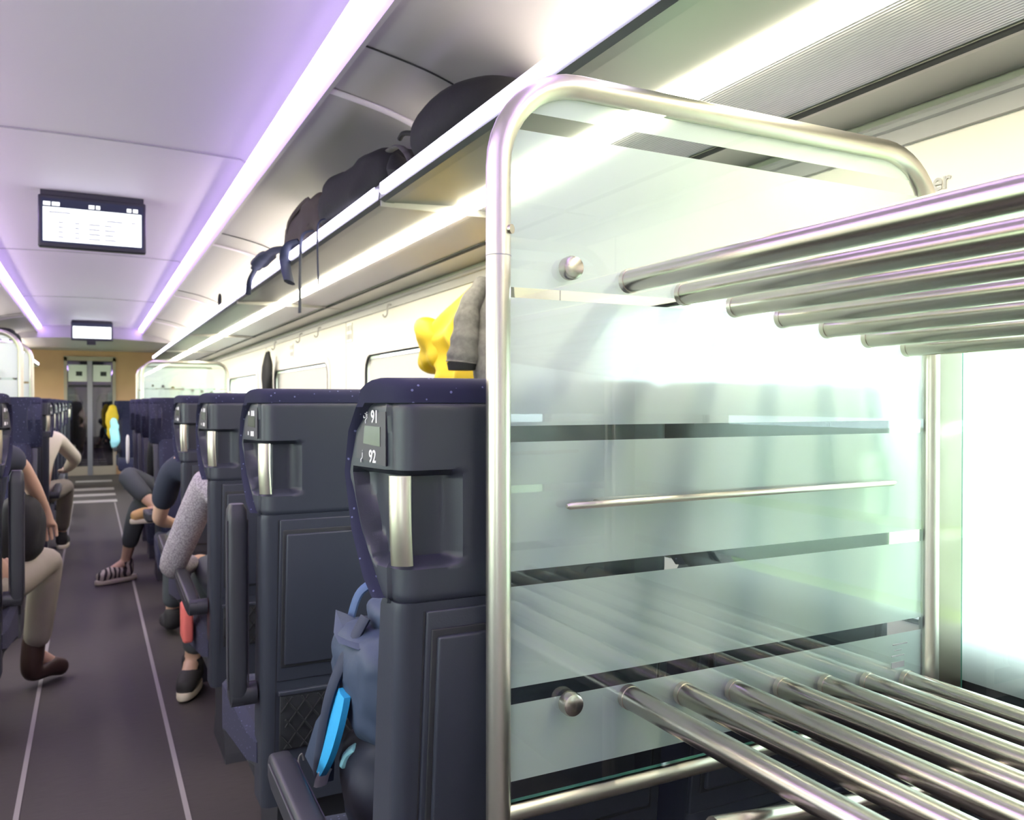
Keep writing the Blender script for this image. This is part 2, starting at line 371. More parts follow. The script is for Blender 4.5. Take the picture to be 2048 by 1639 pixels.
# ceiling: flat middle, lit coves, curved side panels
ZC = H+1.05
def ceil_profile():
    return [(.585, ZC), (.60, ZC-.004), (.62, ZC-.02)]
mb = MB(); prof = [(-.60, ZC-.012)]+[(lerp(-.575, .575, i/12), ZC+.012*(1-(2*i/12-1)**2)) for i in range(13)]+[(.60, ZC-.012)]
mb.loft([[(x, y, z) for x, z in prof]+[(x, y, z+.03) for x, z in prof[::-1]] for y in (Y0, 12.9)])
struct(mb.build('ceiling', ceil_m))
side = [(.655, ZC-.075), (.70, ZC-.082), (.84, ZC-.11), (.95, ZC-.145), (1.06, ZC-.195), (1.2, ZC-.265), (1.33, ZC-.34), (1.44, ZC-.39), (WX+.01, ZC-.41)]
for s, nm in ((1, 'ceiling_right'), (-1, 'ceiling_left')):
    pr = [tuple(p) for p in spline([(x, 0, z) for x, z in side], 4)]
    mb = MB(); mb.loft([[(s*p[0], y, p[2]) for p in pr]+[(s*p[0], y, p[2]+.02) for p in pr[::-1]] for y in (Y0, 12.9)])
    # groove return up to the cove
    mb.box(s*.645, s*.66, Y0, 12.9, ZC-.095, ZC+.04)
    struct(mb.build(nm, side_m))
    c = MB(); c.loft([[(s*.602, y, ZC-.012), (s*.622, y, ZC-.026), (s*.640, y, ZC-.050), (s*.643, y, ZC-.012), (s*.61, y, ZC+.01)] for y in (Y0, 12.9)])
    t = c.build('cove_light', cove_m); tag(t, 'soft lilac light line running along the %s edge of the middle ceiling' % ('right' if s > 0 else 'left'), 'light')
# joints of the ceiling panels
kk = 20
for y in (3.72, 6.6, 9.4, .9):
    pr2 = [(p[0], y, p[1]-.003) for p in prof]
    struct(MB().tube(pr2, .003, 6).build(f'trim_{kk}', wall_grey)); kk += 1
for s in (1, -1):
    for y in (2.2, 5.0, 7.7, 10.4):
        pr = [(s*p[0], y, p[2]-.002) for p in spline([(x, 0, z) for x, z in side], 4)]
        struct(MB().tube(pr, .003, 6).build(f'trim_{kk}', dark_m)); kk += 1
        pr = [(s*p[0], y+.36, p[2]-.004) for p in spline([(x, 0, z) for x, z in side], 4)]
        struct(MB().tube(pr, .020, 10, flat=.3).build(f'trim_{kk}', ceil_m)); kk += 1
# end valance under the ceiling
mb = MB(); ring = []
top = [(lerp(-1.5, 1.5, i/20), ZC+.05) for i in range(21)]
bot = [(x, H+.80-.0*abs(x)+(.10*(1-(x/1.5)**2))) for x, _ in top]
mb.loft([[(x, y, z) for x, z in top]+[(x, y, z) for x, z in bot[::-1]] for y in (12.9, 12.98)])
struct(mb.build('wall_valance', side_m, smooth=False))
struct(B('ceiling_vestibule', side_m, -1.5, 1.5, 12.98, Y1, H+.93, H+.96))
# wall profile rails, joints
for s in (1, -1):
    struct(MB().tube([(s*1.487, Y0, H+.575), (s*1.487, Y1, H+.575)], .011, 8).build(f'trim_{kk}', wall_grey)); kk += 1
    struct(B(f'trim_{kk}', wall_grey, s*1.488, s*1.5, Y0, Y1, H+.53, H+.566)); kk += 1
    for (a, b) in WIN:
        struct(B(f'trim_{kk}', wall_grey, s*1.497, s*1.5005, a-.43, a-.427, .1, H+.53)); kk += 1
tx = text_mesh('wall_lettering', 'er', .050, wall_grey, None, (WX-.002, 1.098, H+.422), (PI/2, 0, -PI/2), .9)
tag(tx, 'grey letters er printed on the cream wall behind the steel rack corner', 'lettering')
for y, z, lb in ((5.28, .46, 'the seat number plate between the two blinds'), (7.02, .44, 'the seat number plate above the farther blind')):
    t = B('wall_plate', white_m, WX-.006, WX-.001, y-.06, y+.06, H+z-.065, H+z+.055); tag(t, 'small pale wall plate with grey marks, '+lb, 'sign')
    for a, b in ((-.05, -.005), (.005, .05)):
        for c_ in (-.05, .005): B('plate_mark', wall_grey, WX-.009, WX-.006, y+a, y+b, H+z+c_, H+z+c_+.035, parent=t)

# ---------------------------------------------------------------- overhead luggage shelves
JY = [-2.15, -.27, 2.45, 5.25, 7.95, 10.55, 12.85]
def shelf(s, a, b, label):
    t = empty('luggage_shelf', (0, a, 0)); tag(t, label, 'luggage shelf', 'overhead luggage shelf modules')
    L_ = b-a-.012
    def pr(nm, m, pts):
        mb = MB(); mb.loft([[(s*x, y, H+z) for x, z in pts] for y in (0, L_)]); return mb.build(nm, m, t, smooth=False)
    pr('front_rail', shelf_m, [(.785, .62), (.80, .612), (.83, .612), (.83, .668), (.79, .668)])
    st = MB(); st.loft([[(s*x, y, H+z) for x, z in ((.783, .628), (.776, .634), (.776, .660), (.783, .665))] for y in (.03, L_-.03)]); st.build('front_light', strip_m, t)
    pr('front_underside', shelf_m, [(.80, .612), (.83, .640), (1.03, .650), (1.03, .625)])
    st = MB(); st.loft([[(s*x, y, H+z) for x, z in ((1.035, .618), (1.10, .614), (1.10, .628), (1.035, .632))] for y in (.02, L_-.02)]); st.build('reading_light', strip2_m, t)
    pr('ribbed_panel', ribbed_m, [(1.105, .620), (1.33, .612), (1.33, .640), (1.105, .645)])
    pr('rear_panel', shelf_w, [(1.335, .610), (1.36, .604), (1.485, .600), (1.485, .640), (1.335, .640)])
    MB().tube([(s*1.335, 0, H+.604), (s*1.335, L_, H+.604)], .006, 8).build('bead', dark_m, t)
    MB().box(s*.79, s*1.485, L_-.0, L_+.006, H+.600, H+.665).build('joint_web', shelf_w, t, smooth=False)
    return t
ordn = ['nearest, out over the camera', 'over the striped glass rack', 'carrying the brown and black bags', 'third stretch beyond the camera', 'fourth stretch, far down the coach', 'last before the wooden end wall']
for s, nm in ((1, 'right'), (-1, 'left')):
    for i, (a, b) in enumerate(zip(JY, JY[1:])):
        if s < 0 and i == 0: continue
        o_ = ordn[i] if s > 0 else ['', 'nearest the camera', 'second stretch down the coach', 'with the black bag on it', 'fourth stretch', 'last before the wooden end wall'][i]
        shelf(s, a, b, '%s side overhead shelf with light strips, %s' % (nm, o_))
shelf(-1, 12.86, 15.9, 'left side overhead shelf with light strips, past the valance by the wooden wall')
# coat hook rails on right wall
def hook(y, lb):
    t = MB().tube(spline([(1.494, y, H+.545), (1.47, y, H+.54), (1.465, y, H+.49), (1.45, y, H+.475), (1.44, y, H+.49)], 5), .005, 8).build('coat_hook', wall_grey)
    tag(t, lb, 'coat hook', 'coat hooks along the right wall'); return t
for y, lb in ((3.03, 'grey coat hook holding up the yellow and grey coats'), (4.42, 'empty grey wall hook right beyond the yellow coat'), (6.0, 'second empty hook, above the farther blind'), (6.6, 'third empty hook, above the farther blind'), (7.6, 'hook holding the dark hanging garment')): hook(y, lb)

# ---------------------------------------------------------------- screens
def screen(y, w, z0, z1, label, detail):
    t = empty('info_screen', (.012, y, 0)); tag(t, label, 'screen', 'ceiling information screens')
    MB().box(-w/2, w/2, 0, .05, z0, z1, bev=.008).build('housing', shell_d, t)
    MB().box(-w/2+.012, w/2-.012, -.003, .0, z0+.02, z1-.018).build('bezel', hdr_m, t)
    p = MB().box(-w/2+.022, w/2-.022, -.006, -.003, z0+.03, z1-.062).build('display', screen_m, t)
    if detail:
        h = MB()
        for a, b in ((-.215, -.185), (-.178, -.145), (-.02, .005), (.012, .03), (.15, .17), (.178, .20)): h.box(a*w/.475, b*w/.475, -.006, -.003, z1-.054, z1-.036)
        h.build('header_text', screen_txt, t, smooth=False)
        g = MB(); random.seed(3); H_ = z1-.062-(z0+.03)
        for r_ in range(6):
            zz = z1-.062-H_*(.14+.145*r_)
            for (a, b) in ([(-.19, -.10)] if r_ == 0 else [(-.15, -.13), (-.08, -.06), (-.02, .03), (.05, .07+.05*random.random())] if r_ > 1 else [(.06, .13), (.17, .19)]):
                MB().box(a*w/.475, b*w/.475, -.0075, -.006, zz-.004, zz+.002).build('display_text', page_txt, p, smooth=False)
    MB().box(-w/2+.01, w/2-.01, .01, .05, z1-.002, ZC+.01).build('ceiling_mount', shell_d, t)
    return t
screen(4.72, .49, H+.775, H+1.035, 'nearer dark-framed information screen hanging from the middle ceiling', True)
screen(12.0, .485, H+.800, H+1.042, 'farther information screen hanging above the end door', False)
t = MB().box(-.055, .055, 12.86, 12.9, H+.80, H+.905).build('ceiling_clock', dark_m); tag(t, 'small black square box on the valance under the farther screen', 'clock')

# ---------------------------------------------------------------- glass luggage rack
def make_rack():
    """local frame: world coordinates of the near rack minus H kept in z; y=1.0 is its far pane"""
    t = empty('glass_luggage_rack', (0, 0, 0))
    XL, XR, ZTp, R = .487, 1.36, H+.442, .125
    YF, YN = 1.0, -.06
    for y in (YF, YN):
        pts = [(XL, y, 0)]+[(XL, y, z) for z in (.5, 1.0, ZTp-R)]
        for k in range(1, 10): q = PI-PI/2*k/10; pts.append((XL+R+R*math.cos(q), y, ZTp-R+R*math.sin(q)))
        pts += [(XL+R, y, ZTp), (.9, y, ZTp), (XR-R, y, ZTp)]
        for k in range(1, 10): q = PI/2-PI/2*k/10; pts.append((XR-R+R*math.cos(q), y, ZTp-R+R*math.sin(q)))
        pts += [(XR, y, ZTp-R), (XR, y, 1.0), (XR, y, 0)]
        fr = MB().tube(pts, .0168, 24).build('tube_frame', steel_satin, t)
        MB().tube([(XL, y, H+.196), (XL, y, H+.1975)], .0172, 24).build('tube_joint', wall_grey, fr)
        sd = -1
        sc = MB().tube([(XL+.010, y+sd*.0125, H+.231), (XL+.0125, y+sd*.0165, H+.231)], .0065, 16); scr = sc.build('frame_screw', steel, fr)
        # pane
        a, b = XL+.012, XR-.004; zt = ZTp-.012; r = .112; out = [(a, H-.541), (a, zt-r)]
        for k in range(1, 9): q = PI-PI/2*k/9; out.append((a+r+r*math.cos(q), zt-r+r*math.sin(q)))
        out.append((a+r, zt)); out.append((b-r, zt))
        for k in range(1, 9): q = PI/2-PI/2*k/9; out.append((b-r+r*math.cos(q), zt-r+r*math.sin(q)))
        out += [(b, zt-r), (b, H-.541)]
        pm = MB(); n = len(out)
        pm.add([(x, y-.004, z) for x, z in out], [tuple(range(n))], 0)
        pm.add([(x, y+.004, z) for x, z in out], [tuple(range(n))], 1)
        pm.add([(x, y-.004, z) for x, z in out]+[(x, y+.004, z) for x, z in out], [(i, (i+1) % n, n+(i+1) % n, n+i) for i in range(n)], 2)
        pane = pm.build('glass_pane', [clear_m, frost_m, glass_rim], t, smooth=False)
        # dark green line modelled as the shadow along the tube inside edge
        g = [(x, z) for x, z in out[1:-1]]
        MB().tube([(x, y, z) for x, z in g], .0028, 6).build('glass_shadow_line', glass_rim, pane)
        MB().tube([(XL, y, H-.556), (XR, y, H-.556)], .0125, 16).build('bottom_bar', steel_satin, t)
        # guard rod on the pane
        yy = y-.018 if y == YF else y+.018
        gr = MB().tube([(.583, yy, H-.1425), (.588, yy, H-.1425), (1.240, yy, H-.1385), (1.246, yy, H-.1385)], [.003, .0052, .0052, .003], 12).build('guard_rod', steel_satin, t)
        for x in (.64, 1.19): MB().tube([(x, yy, H-.1405), (x, y, H-.1405)], .003, 8).build('rod_spacer', steel, gr)
        for z in (H+.186, H-.4175):
            sg = -1 if y == YF else 1
            for x in (.617, ):
                kn = MB(); ring = []
                prof_ = [(.0, .012), (.004, .0165), (.014, .0168), (.019, .0150), (.0205, .012), (.0205, .0)]
                kn.loft([[(x-.025+r_*math.cos(q*2*PI/24), y+sg*(.004+d_), z+r_*math.sin(q*2*PI/24)) for q in range(24)] for d_, r_ in prof_])
                kn.build('clamp_knob', steel, t)
    for k in range(7):
        for z in (H+.176-.0128*k, H-.427-.011*k):
            x = .695+.0995*k
            rd = MB().tube([(x, YF-.012, z), (x, YN+.012, z)], .0168, 28).build('shelf_rod', steel, t)
            for yy, s in ((YF, -1), (YN, 1)):
                MB().tube([(x, yy+s*.004, z), (x, yy+s*.013, z)], .0178, 28).build('rod_collar', glass_rim if False else steel_satin, rd)
    for y in (.70, .22):
        for z in (H-.425, H+.1753):
            if z > H and y == .70: continue
            MB().tube([(.60, y, z-.037), (1.36, y, z-.116)], .0125, 16).build('support_bar', steel, t)
    # square post at the window side + side pane along the window
    MB().box(1.366, 1.437, .988, 1.014, 0, H+.13, bev=.006).build('square_post', post_m, t)
    MB().box(1.350, 1.3655, .988, 1.012, 0, H+.13, bev=.003).build('post_trim', steel, t)
    sp = MB(); n = 4; o = [(-.055, H-.56), (.995, H-.56), (.995, H+.12), (-.055, H+.12)]
    sp.add([(1.440, y, z) for y, z in o], [(0, 1, 2, 3)], 0); sp.add([(1.447, y, z) for y, z in o], [(0, 1, 2, 3)], 1)
    sp.add([(1.440, y, z) for y, z in o]+[(1.447, y, z) for y, z in o], [(i, (i+1) % 4, 4+(i+1) % 4, 4+i) for i in range(4)], 2)
    sp.build('side_pane', [clear_m, frost_side, glass_rim], t, smooth=False)
    MB().box(1.362, 1.437, -.095, -.03, 0, H+.13, bev=.006).build('square_post', steel_satin, t)
    return t
rack = make_rack()
tag(rack, 'near steel and striped satin glass luggage rack at the right of the picture', 'luggage rack', 'glass luggage racks')
# small notice on the far pane
for ch in rack.children:
    if ch.name.startswith('glass_pane'):
        st = MB().box(1.255, 1.287, .9945, .9955, H-.468, H-.458).box(1.255, 1.287, .9945, .9955, H-.448, H-.446).box(1.258, 1.295, .9945, .9955, H-.428, H-.426).box(1.262, 1.28, .9945, .9955, H-.438, H-.437).build('pane_notice', wall_grey, ch, smooth=False); break
def place_rack(dy, left, label):
    r = copy_tree(rack)
    if left: r.rotation_euler = (0, 0, PI); r.location = (.09, dy+1.0, 0)     # local y 1.0 -> nearer pane
    else: r.location = (0, dy, 0)
    tag(r, label, 'luggage rack', 'glass luggage racks'); return r
place_rack(9.80, False, 'far right luggage rack with rounded steel hoop at the end of the right seats')
place_rack(6.05, True, 'left side luggage rack standing above the left seat rows')

# ---------------------------------------------------------------- seats
def depth(z):   # how far the side cheek of the head shell reaches forward
    return interp([(1.02, .028), (1.05, .055), (1.09, .085), (1.13, .112), (1.17, .132), (1.20, .140), (1.25, .128), (1.275, .108), (1.290, .090), (1.305, .060)], z)
def cheek(y): return -.25+.026*(1-min(1, y/.14))
def cross(z, inset=0):
    d = depth(z); out = []; r = .030
    n1, n2, n3 = 14, 8, 44
    x_c = -.224
    for i in range(n1): y = lerp(d, r, i/n1); out.append((lerp(-.25, x_c, (1-y/.14)), y))
    for i in range(n2): q = i/n2*PI/2; out.append((x_c+r-r*math.cos(q), r-r*math.sin(q)))
    for i in range(n3+1): out.append((lerp(x_c+r, -(x_c+r), i/n3), 0))
    return out+[(-x, y) for x, y in out[:n1+n2][::-1]]
def make_seat(sx, name='train_seat'):
    """seat facing +y, rear face at y=0, aisle side at x=-.25*... (sx=1) or mirrored (sx=-1)"""
    t = empty(name)
    X = lambda x: x*sx
    # --- head shell with grip recess
    rows = []; nz = 56
    for j in range(nz+1):
        z = lerp(1.028, 1.303, j/nz); cs = cross(z); ring = []; n = len(cs)
        a = 0; al = [0]
        for i in range(1, n): a += math.hypot(cs[i][0]-cs[i-1][0], cs[i][1]-cs[i-1][1]); al.append(a)
        ic = 14+4; a0 = al[ic]
        for i, (x, y) in enumerate(cs):
            p = cs[max(i-1, 0)]; q = cs[min(i+1, n-1)]; tx_, ty_ = q[0]-p[0], q[1]-p[1]; l = math.hypot(tx_, ty_)
            nx, ny = -ty_/l, tx_/l      # inward normal
            s_ = al[i]-a0
            front = (sst(.006, .018, depth(z)-y) if i < 14 else 1)*sst(-.135, -.12, s_)
            m_ = front*(1-sst(.062, .088, s_))*sst(1.078, 1.092, z)*(1-sst(1.200, 1.208, z))
            m_ *= sst(.004, .018, y-0) if False else 1
            dd = .026*m_
            # slight roll at the top and bottom lips
            dd += .008*(1-sst(1.026, 1.040, z)) + .008*sst(1.296, 1.304, z)
            if i in (0, n-1): dd += 0
            ring.append((X(x+nx*dd), y+ny*dd, z))
        rows.append(ring)
    mb = MB(); mb.loft(rows, caps=False, closed=False)
    hs = mb.build('head_shell', shell_m, t)
    # --- headrest upholstery
    rings = []
    for z, ins, full in ((1.035, .010, 0), (1.06, .004, 0), (1.12, 0, 0), (1.20, 0, 0), (1.26, 0, 0), (1.294, 0, 0), (1.300, .0, 1), (1.318, .0, 1), (1.326, .004, 1), (1.331, .010, 1), (1.334, .020, 1)):
        if not full:
            d = depth(min(z, 1.30)); i = ins
            half = [(-.170, .034), (-.172, d*.6), (-.180, max(.03, d-.014)), (-.2485+i, d+.0005), (-.256+i, d+.008), (-.246+i, d+.020), (-.22, d+.018), (-.18, .090), (-.10, .072)]
        else:
            d = interp([(1.295, .078), (1.318, .062), (1.329, .046), (1.335, .030)], z)+.010
            i = ins
            half = [(-.197+i*.5, .0008+i), (-.2145+i, .006+i), (-.2265+i, .022+i*.5), (-.2475+i, d*.9), (-.253+i, d+.006), (-.246+i, d+.018), (-.215, d+.020), (-.18, .088), (-.10, .072)]
        rings.append([(X(x), y, z) for x, y in half]+[(X(-x), y, z) for x, y in half[::-1]])
    mb = MB(); mb.loft(rings); mb.build('headrest', fabric_m, t)
    # --- steel grip at the corner
    g = MB(); rr = []
    for i in range(17):
        z = lerp(1.083, 1.203, i/16); bow = .004*math.sin(PI*i/16)
        lean = lerp(.003, 0, i/16)
        c = Vector((-.2255-bow*.6+.006+lean, .008-bow+.002, z)); u_ = Vector((.80, -.60, 0)).normalized(); n_ = Vector((-.60, -.80, 0)).normalized()
        ring = []
        for k in range(16):
            q = 2*PI*k/16; ring.append(c+u_*.0155*math.copysign(abs(math.cos(q))**.7, math.cos(q))+n_*.0045*math.sin(q)+n_*(.004*(1-math.cos(q)**2)))
        rr.append([(X(v.x), v.y, v.z) for v in ring])
    g.loft(rr); g.build('grab_handle', handle_m, t)
    # --- plate on the cheek
    def ck(y, z, out=.0008): return (X(lerp(-.25, -.224, 1-y/.14)-out), y, z)
    pl = MB(); o = [(.034, 1.214), (.118, 1.222), (.116, 1.250), (.100, 1.270), (.080, 1.286), (.034, 1.288)]
    pl.loft([[ck(y, z, .0) for y, z in o], [ck(y, z, .0012) for y, z in o]]); plate = pl.build('number_plate', recess_m, t, smooth=False)
    q = MB(); o = [(.048, 1.240), (.096, 1.243), (.092, 1.268), (.048, 1.267)]
    q.loft([[ck(y, z, .001) for y, z in o], [ck(y, z, .002) for y, z in o]]); q.build('reservation_display', lcd_m, plate, smooth=False)
    mk = MB()
    for (ya, yb, za, zb) in ((.052, .060, 1.268, 1.281), (.063, .071, 1.268, 1.281), (.084, .091, 1.270, 1.279), (.056, .064, 1.219, 1.231), (.067, .075, 1.219, 1.231), (.090, .094, 1.221, 1.230)):
        o = [(ya, za), (yb, za), (yb, zb), (ya, zb)]; mk.loft([[ck(y, z, .001) for y, z in o], [ck(y, z, .0019) for y, z in o]])
    mk.build('seat_number_print', white_m, plate, smooth=False)
    # --- lower shell, sheared forward towards the floor
    sh = lambda z: (1.03-z)*.10
    rings = []
    def lc(x0, yf, ins=0):
        r = .022; out = [(-x0, yf)]
        for i in range(7): q = i/6*PI/2; out.append((-x0+r-r*math.cos(q), r-r*math.sin(q)))
        return out+[(-x, y) for x, y in out[::-1]]
    for z, x0, yf in ((.30, .216, .10), (.40, .218, .10), (.60, .220, .095), (.90, .224, .08), (1.02, .226, .07), (1.032, .224, .065)):
        rings.append([(X(x), y+sh(z)+.002, z) for x, y in lc(x0, yf)])
    mb = MB(); mb.loft(rings); ls = mb.build('lower_shell', shell_m, t)
    # seams & recess outline as raised/inset pieces
    def slab(name, x0, x1, z0, z1, out, m_, par, bev=.006, thick=.010):
        mb = MB(); mb.box(x0, x1, -thick/2, thick/2, z0, z1, bev=bev)
        vs = [(X(v[0]), v[1]-out+.002+sh(v[2]), v[2]) for v in mb.v]; mb.v = vs
        return mb.build(name, m_, par)
    slab('panel_seam', -.1885, -.1865, .42, 1.02, -.004, dark_m, ls, 0)
    slab('back_panel', -.185, .225, .62, 1.020, -.0015, shell_m, ls, .003)
    slab('table_recess', -.178, .208, .655, .995, .0045, dark_m, ls, .002, .004)
    tb = slab('tray_table', -.170, .200, .662, .985, .006, shell_m, t, .004, .014)
    slab('table_latch', -.01, .05, .975, .992, .012, shell_d, tb, .003, .008)
    # net pocket
    po = slab('seat_pocket', -.178, .208, .445, .585, .0035, dark_m, t, .003, .006)
    net = MB()
    for i in range(-4, 14):
        for sg in (1, -1):
            pts = []
            for k in range(8):
                z = lerp(.45, .58, k/7); x = -.178+.04*i+sg*(z-.515)*.75+.02
                if -.178 <= x <= .208: pts.append((X(x), sh(z)-.0095, z))
            if len(pts) > 1: net.tube(pts, .0024, 5)
    net.build('pocket_net', black_m, po)
    slab('pocket_rim', -.182, .212, .585, .597, .006, shell_m, po, .003, .012)
    # --- backrest cushion and seat cushion
    rings = []
    for z, xw, yf in ((.43, .175, .13), (.47, .186, .16), (.60, .188, .155), (.80, .188, .135), (.95, .192, .115), (1.03, .192, .10), (1.06, .18, .09)):
        half = [(-xw, .06), (-xw-.004, yf-.01), (-xw+.02, yf+.018), (-xw+.06, yf+.008), (-.06, yf-.012)]
        rings.append([(X(x), y+sh(z)*.9, z) for x, y in half]+[(X(-x), y+sh(z)*.9, z) for x, y in half[::-1]])
    MB().loft(rings).build('backrest', fabric_m, t)
    rings = []
    for y, zt, zb, xw in ((.12, .47, .38, .22), (.20, .470, .36, .232), (.40, .478, .34, .238), (.54, .484, .32, .24), (.60, .476, .30, .238), (.635, .45, .29, .232), (.65, .41, .30, .22), (.652, .36, .32, .20)):
        half = [(-xw+.02, zb), (-xw, zb+.02), (-xw, zt-.02), (-xw+.02, zt), (-.06, zt-.008)]
        rings.append([(X(x), y, z) for x, z in half]+[(X(-x), y, z) for x, z in half[::-1]])
    MB().loft(rings).build('seat_cushion', fabric_m, t)
    MB().box(-.20, .20, .12, .56, .29, .345, bev=.01).build('seat_pan', shell_d, t)
    pb = MB(); pb.loft([[(X(x), y, z) for x, y in ((-.16, .16-g_), (.16, .16-g_), (.16, .42+g_), (-.16, .42+g_))] for z, g_ in ((0, .03), (.03, .02), (.12, -.02), (.30, .0))]); pb.build('pedestal', shell_d, t, smooth=False)
    # --- aisle armrest, folded up; origin at its pivot
    ar = MB(); rings = []
    for z, hw, ht in ((-.02, .016, .022), (.0, .021, .028), (.06, .023, .030), (.25, .024, .031), (.42, .024, .031), (.455, .022, .028), (.468, .016, .018)):
        rings.append([(X(hw*math.copysign(abs(math.cos(q))**.45, math.cos(q))), ht*math.copysign(abs(math.sin(q))**.45, math.sin(q)), z) for q in [2*PI*k/20+.08 for k in range(20)]])
    ar.loft(rings); a_ = ar.build('armrest', shell_d, t); a_.location = (X(-.270), .10, .585)
    e = MB(); e.tube([(X(-.024), -.020, .02), (X(-.0245), -.020, .43)], .0018, 6).tube([(X(.024), -.020, .02), (X(.0245), -.020, .43)], .0018, 6); e.build('armrest_piping', recess_m, a_)
    MB().tube([(X(-.285), .10, .585), (X(-.225), .10, .585)], .028, 20).build('armrest_pivot', shell_d, t)
    return t
protoA = make_seat(1); protoB = make_seat(-1)
usedA = [False]; usedB = [False]
def place_seat(px_, py_, rz, kind, label, group, arm=None):
    pr, us = (protoA, usedA) if kind == 'A' else (protoB, usedB)
    if us[0]: o = copy_tree(pr)
    else: o = pr; us[0] = True
    o.location = (px_, py_, 0); o.rotation_euler = (0, 0, rz); tag(o, label, 'train seat', group)
    return o
def lower_arm(o, ang=-PI/2+.06):
    for ch in o.children:
        if ch.name.startswith('armrest') and 'pivot' not in ch.name: ch.rotation_euler = (ang, 0, 0)
# right side: forward facing rows (backs to the camera)
XS = .585; XW = 1.10
GR = 'blue-grey seats right of the aisle with their backs to the camera'
desc = ['nearest seat, back to camera, marked 91 and 92, beside the glass rack', 'second aisle seat on the right, tray table folded up and armrest raised', 'third right aisle seat from the rack, its passenger in grey sweater', 'fourth right aisle seat from the rack, its passenger in navy']
descw = ['right window seat behind the striped glass, beside the seat marked 91', 'right window seat in the second row, mostly behind the nearest seat', 'right window seat in the third row from the glass rack', 'right window seat in the fourth row from the glass rack']
seats = []
# build row 2..4 first from the untouched prototype, then the special first one
for k in (1, 2, 3):
    s_ = place_seat(XS, 1.04+.971*k, 0, 'A', 'dark blue-grey '+desc[k], GR)
    if k > 1: lower_arm(s_)
for k in range(4):
    s_ = place_seat(XW, 1.04+.971*k, 0, 'B', descw[k], GR)
s1 = place_seat(XS, 1.04, 0, 'A', 'dark blue-grey '+desc[0], GR); lower_arm(s1)
for ch in list(s1.children):
    if ch.name.startswith('number_plate'):
        for g in list(ch.children):
            if g.name.startswith('seat_number_print'): bpy.data.objects.remove(g)
        th_ = math.atan2(.026, .14)
        rot = (PI/2, 0, -PI/2+th_)
        def ckp(y, z): return (lerp(-.25, -.224, 1-y/.14)-.0014, y, z)
        text_mesh('seat_number', '91', .0245, white_m, ch, ckp(.074, 1.2725), rot, .85)
        text_mesh('seat_number', '92', .0245, white_m, ch, ckp(.080, 1.2175), rot, .85)
        def strip(pts, nm, r=.0008):
            MB().tube([(p[0], p[1], p[2]) for p in [ckp(*q) for q in pts]], r, 6).build(nm, white_m, ch)
        mbp = MB()
        for pts in ([(.095, 1.279), (.089, 1.279), (.089, 1.285), (.095, 1.285), (.095, 1.279)], [(.086, 1.2845), (.085, 1.279), (.090, 1.276), (.090, 1.271)], [(.0865, 1.2865), (.0855, 1.2865)]):
            mbp.tube([ckp(*q) for q in pts], .0008, 6)
        mbp.build('window_seat_pictogram', white_m, ch)
        mbp = MB()
        for pts in ([(.0985, 1.230), (.0990, 1.223), (.1030, 1.220), (.1035, 1.216)], [(.0975, 1.2325), (.0985, 1.2325)]): mbp.tube([ckp(*q) for q in pts], .0009, 6)
        mbp.build('aisle_seat_pictogram', white_m, ch)
# right side: seats facing the camera (rear face at larger y)
GF = 'navy seats right of the aisle facing the camera'
for i, y in enumerate((5.95, 7.0, 7.97, 8.95, 14.1, 15.1)):
    w = ['first after the four-seat bay', 'with the passenger crossing a leg', 'third of the facing rows', 'last before the far rack', 'beyond the far rack', 'last before the end wall'][i]
    s_ = place_seat(XS, y, PI, 'B', 'navy right aisle seat facing the camera, '+w, GF)
    lower_arm(s_)
    place_seat(XW, y, PI, 'A', 'navy right window seat facing the camera, '+w, GF)
GL = 'dark seats left of the aisle'
LX = -.515; LW = -1.03
for i, (y, f) in enumerate(((3.42, 1), (5.75, 0), (7.22, 1), (8.25, 1), (9.2, 1), (10.4, 1), (11.5, 1), (14.1, 1))):
    w = ['first one in view, beside the raised armrest', 'second, facing the camera behind the khaki-trousered passenger', 'third, in front of the passenger in cream', 'fourth row back', 'fifth row back', 'sixth row back', 'seventh row back', 'last by the end door'][i]
    s_ = place_seat(LX, y, 0 if f else PI, 'B' if f else 'A', 'dark left aisle seat, '+w, GL)
    if i: lower_arm(s_)
    place_seat(LW, y, 0 if f else PI, 'A' if f else 'B', 'dark left window seat, '+w, GL)

# ---------------------------------------------------------------- luggage on the shelves
ZS = H+.668
def bag_on(s): pass
t = empty('brown_backpack', (0, 0, 0)); tag(t, 'dark brown and black backpack lying on the right shelf with straps hanging down', 'backpack')
blob(.92, 3.60, ZS+.095, .14, .34, .095, .55, .035, 8, 2).build('brown_section', brown_cloth, t)
blob(.93, 2.92, ZS+.088, .15, .40, .088, .5, .03, 6, 5).build('black_section', black_m, t)
MB().tube(spline([(.80, 3.78, ZS+.03), (.785, 3.74, ZS+.13), (.82, 3.52, ZS+.19), (.79, 3.38, ZS+.05)], 6), .012, 8, flat=.5).build('compression_strap', brown_cloth, t)
MB().tube(spline([(.83, 3.82, ZS+.03), (.78, 3.98, ZS+.05), (.77, 4.25, ZS+.05), (.765, 4.45, ZS+.03)], 6), [.03]*10+[.045]*6+[.028]*3, 10, flat=.5).build('hip_belt', navy_strap, t)
MB().tube(spline([(.765, 4.45, ZS+.03), (.76, 4.60, ZS-.01), (.76, 4.66, ZS-.08)], 6), .015, 8, flat=.5).build('belt_buckle_end', navy_strap, t)
MB().tube(spline([(.81, 3.60, ZS+.03), (.768, 3.66, ZS+.015), (.760, 3.70, ZS-.05), (.762, 3.62, ZS-.15)], 6), .030, 8, flat=.35).build('shoulder_strap', navy_strap, t)
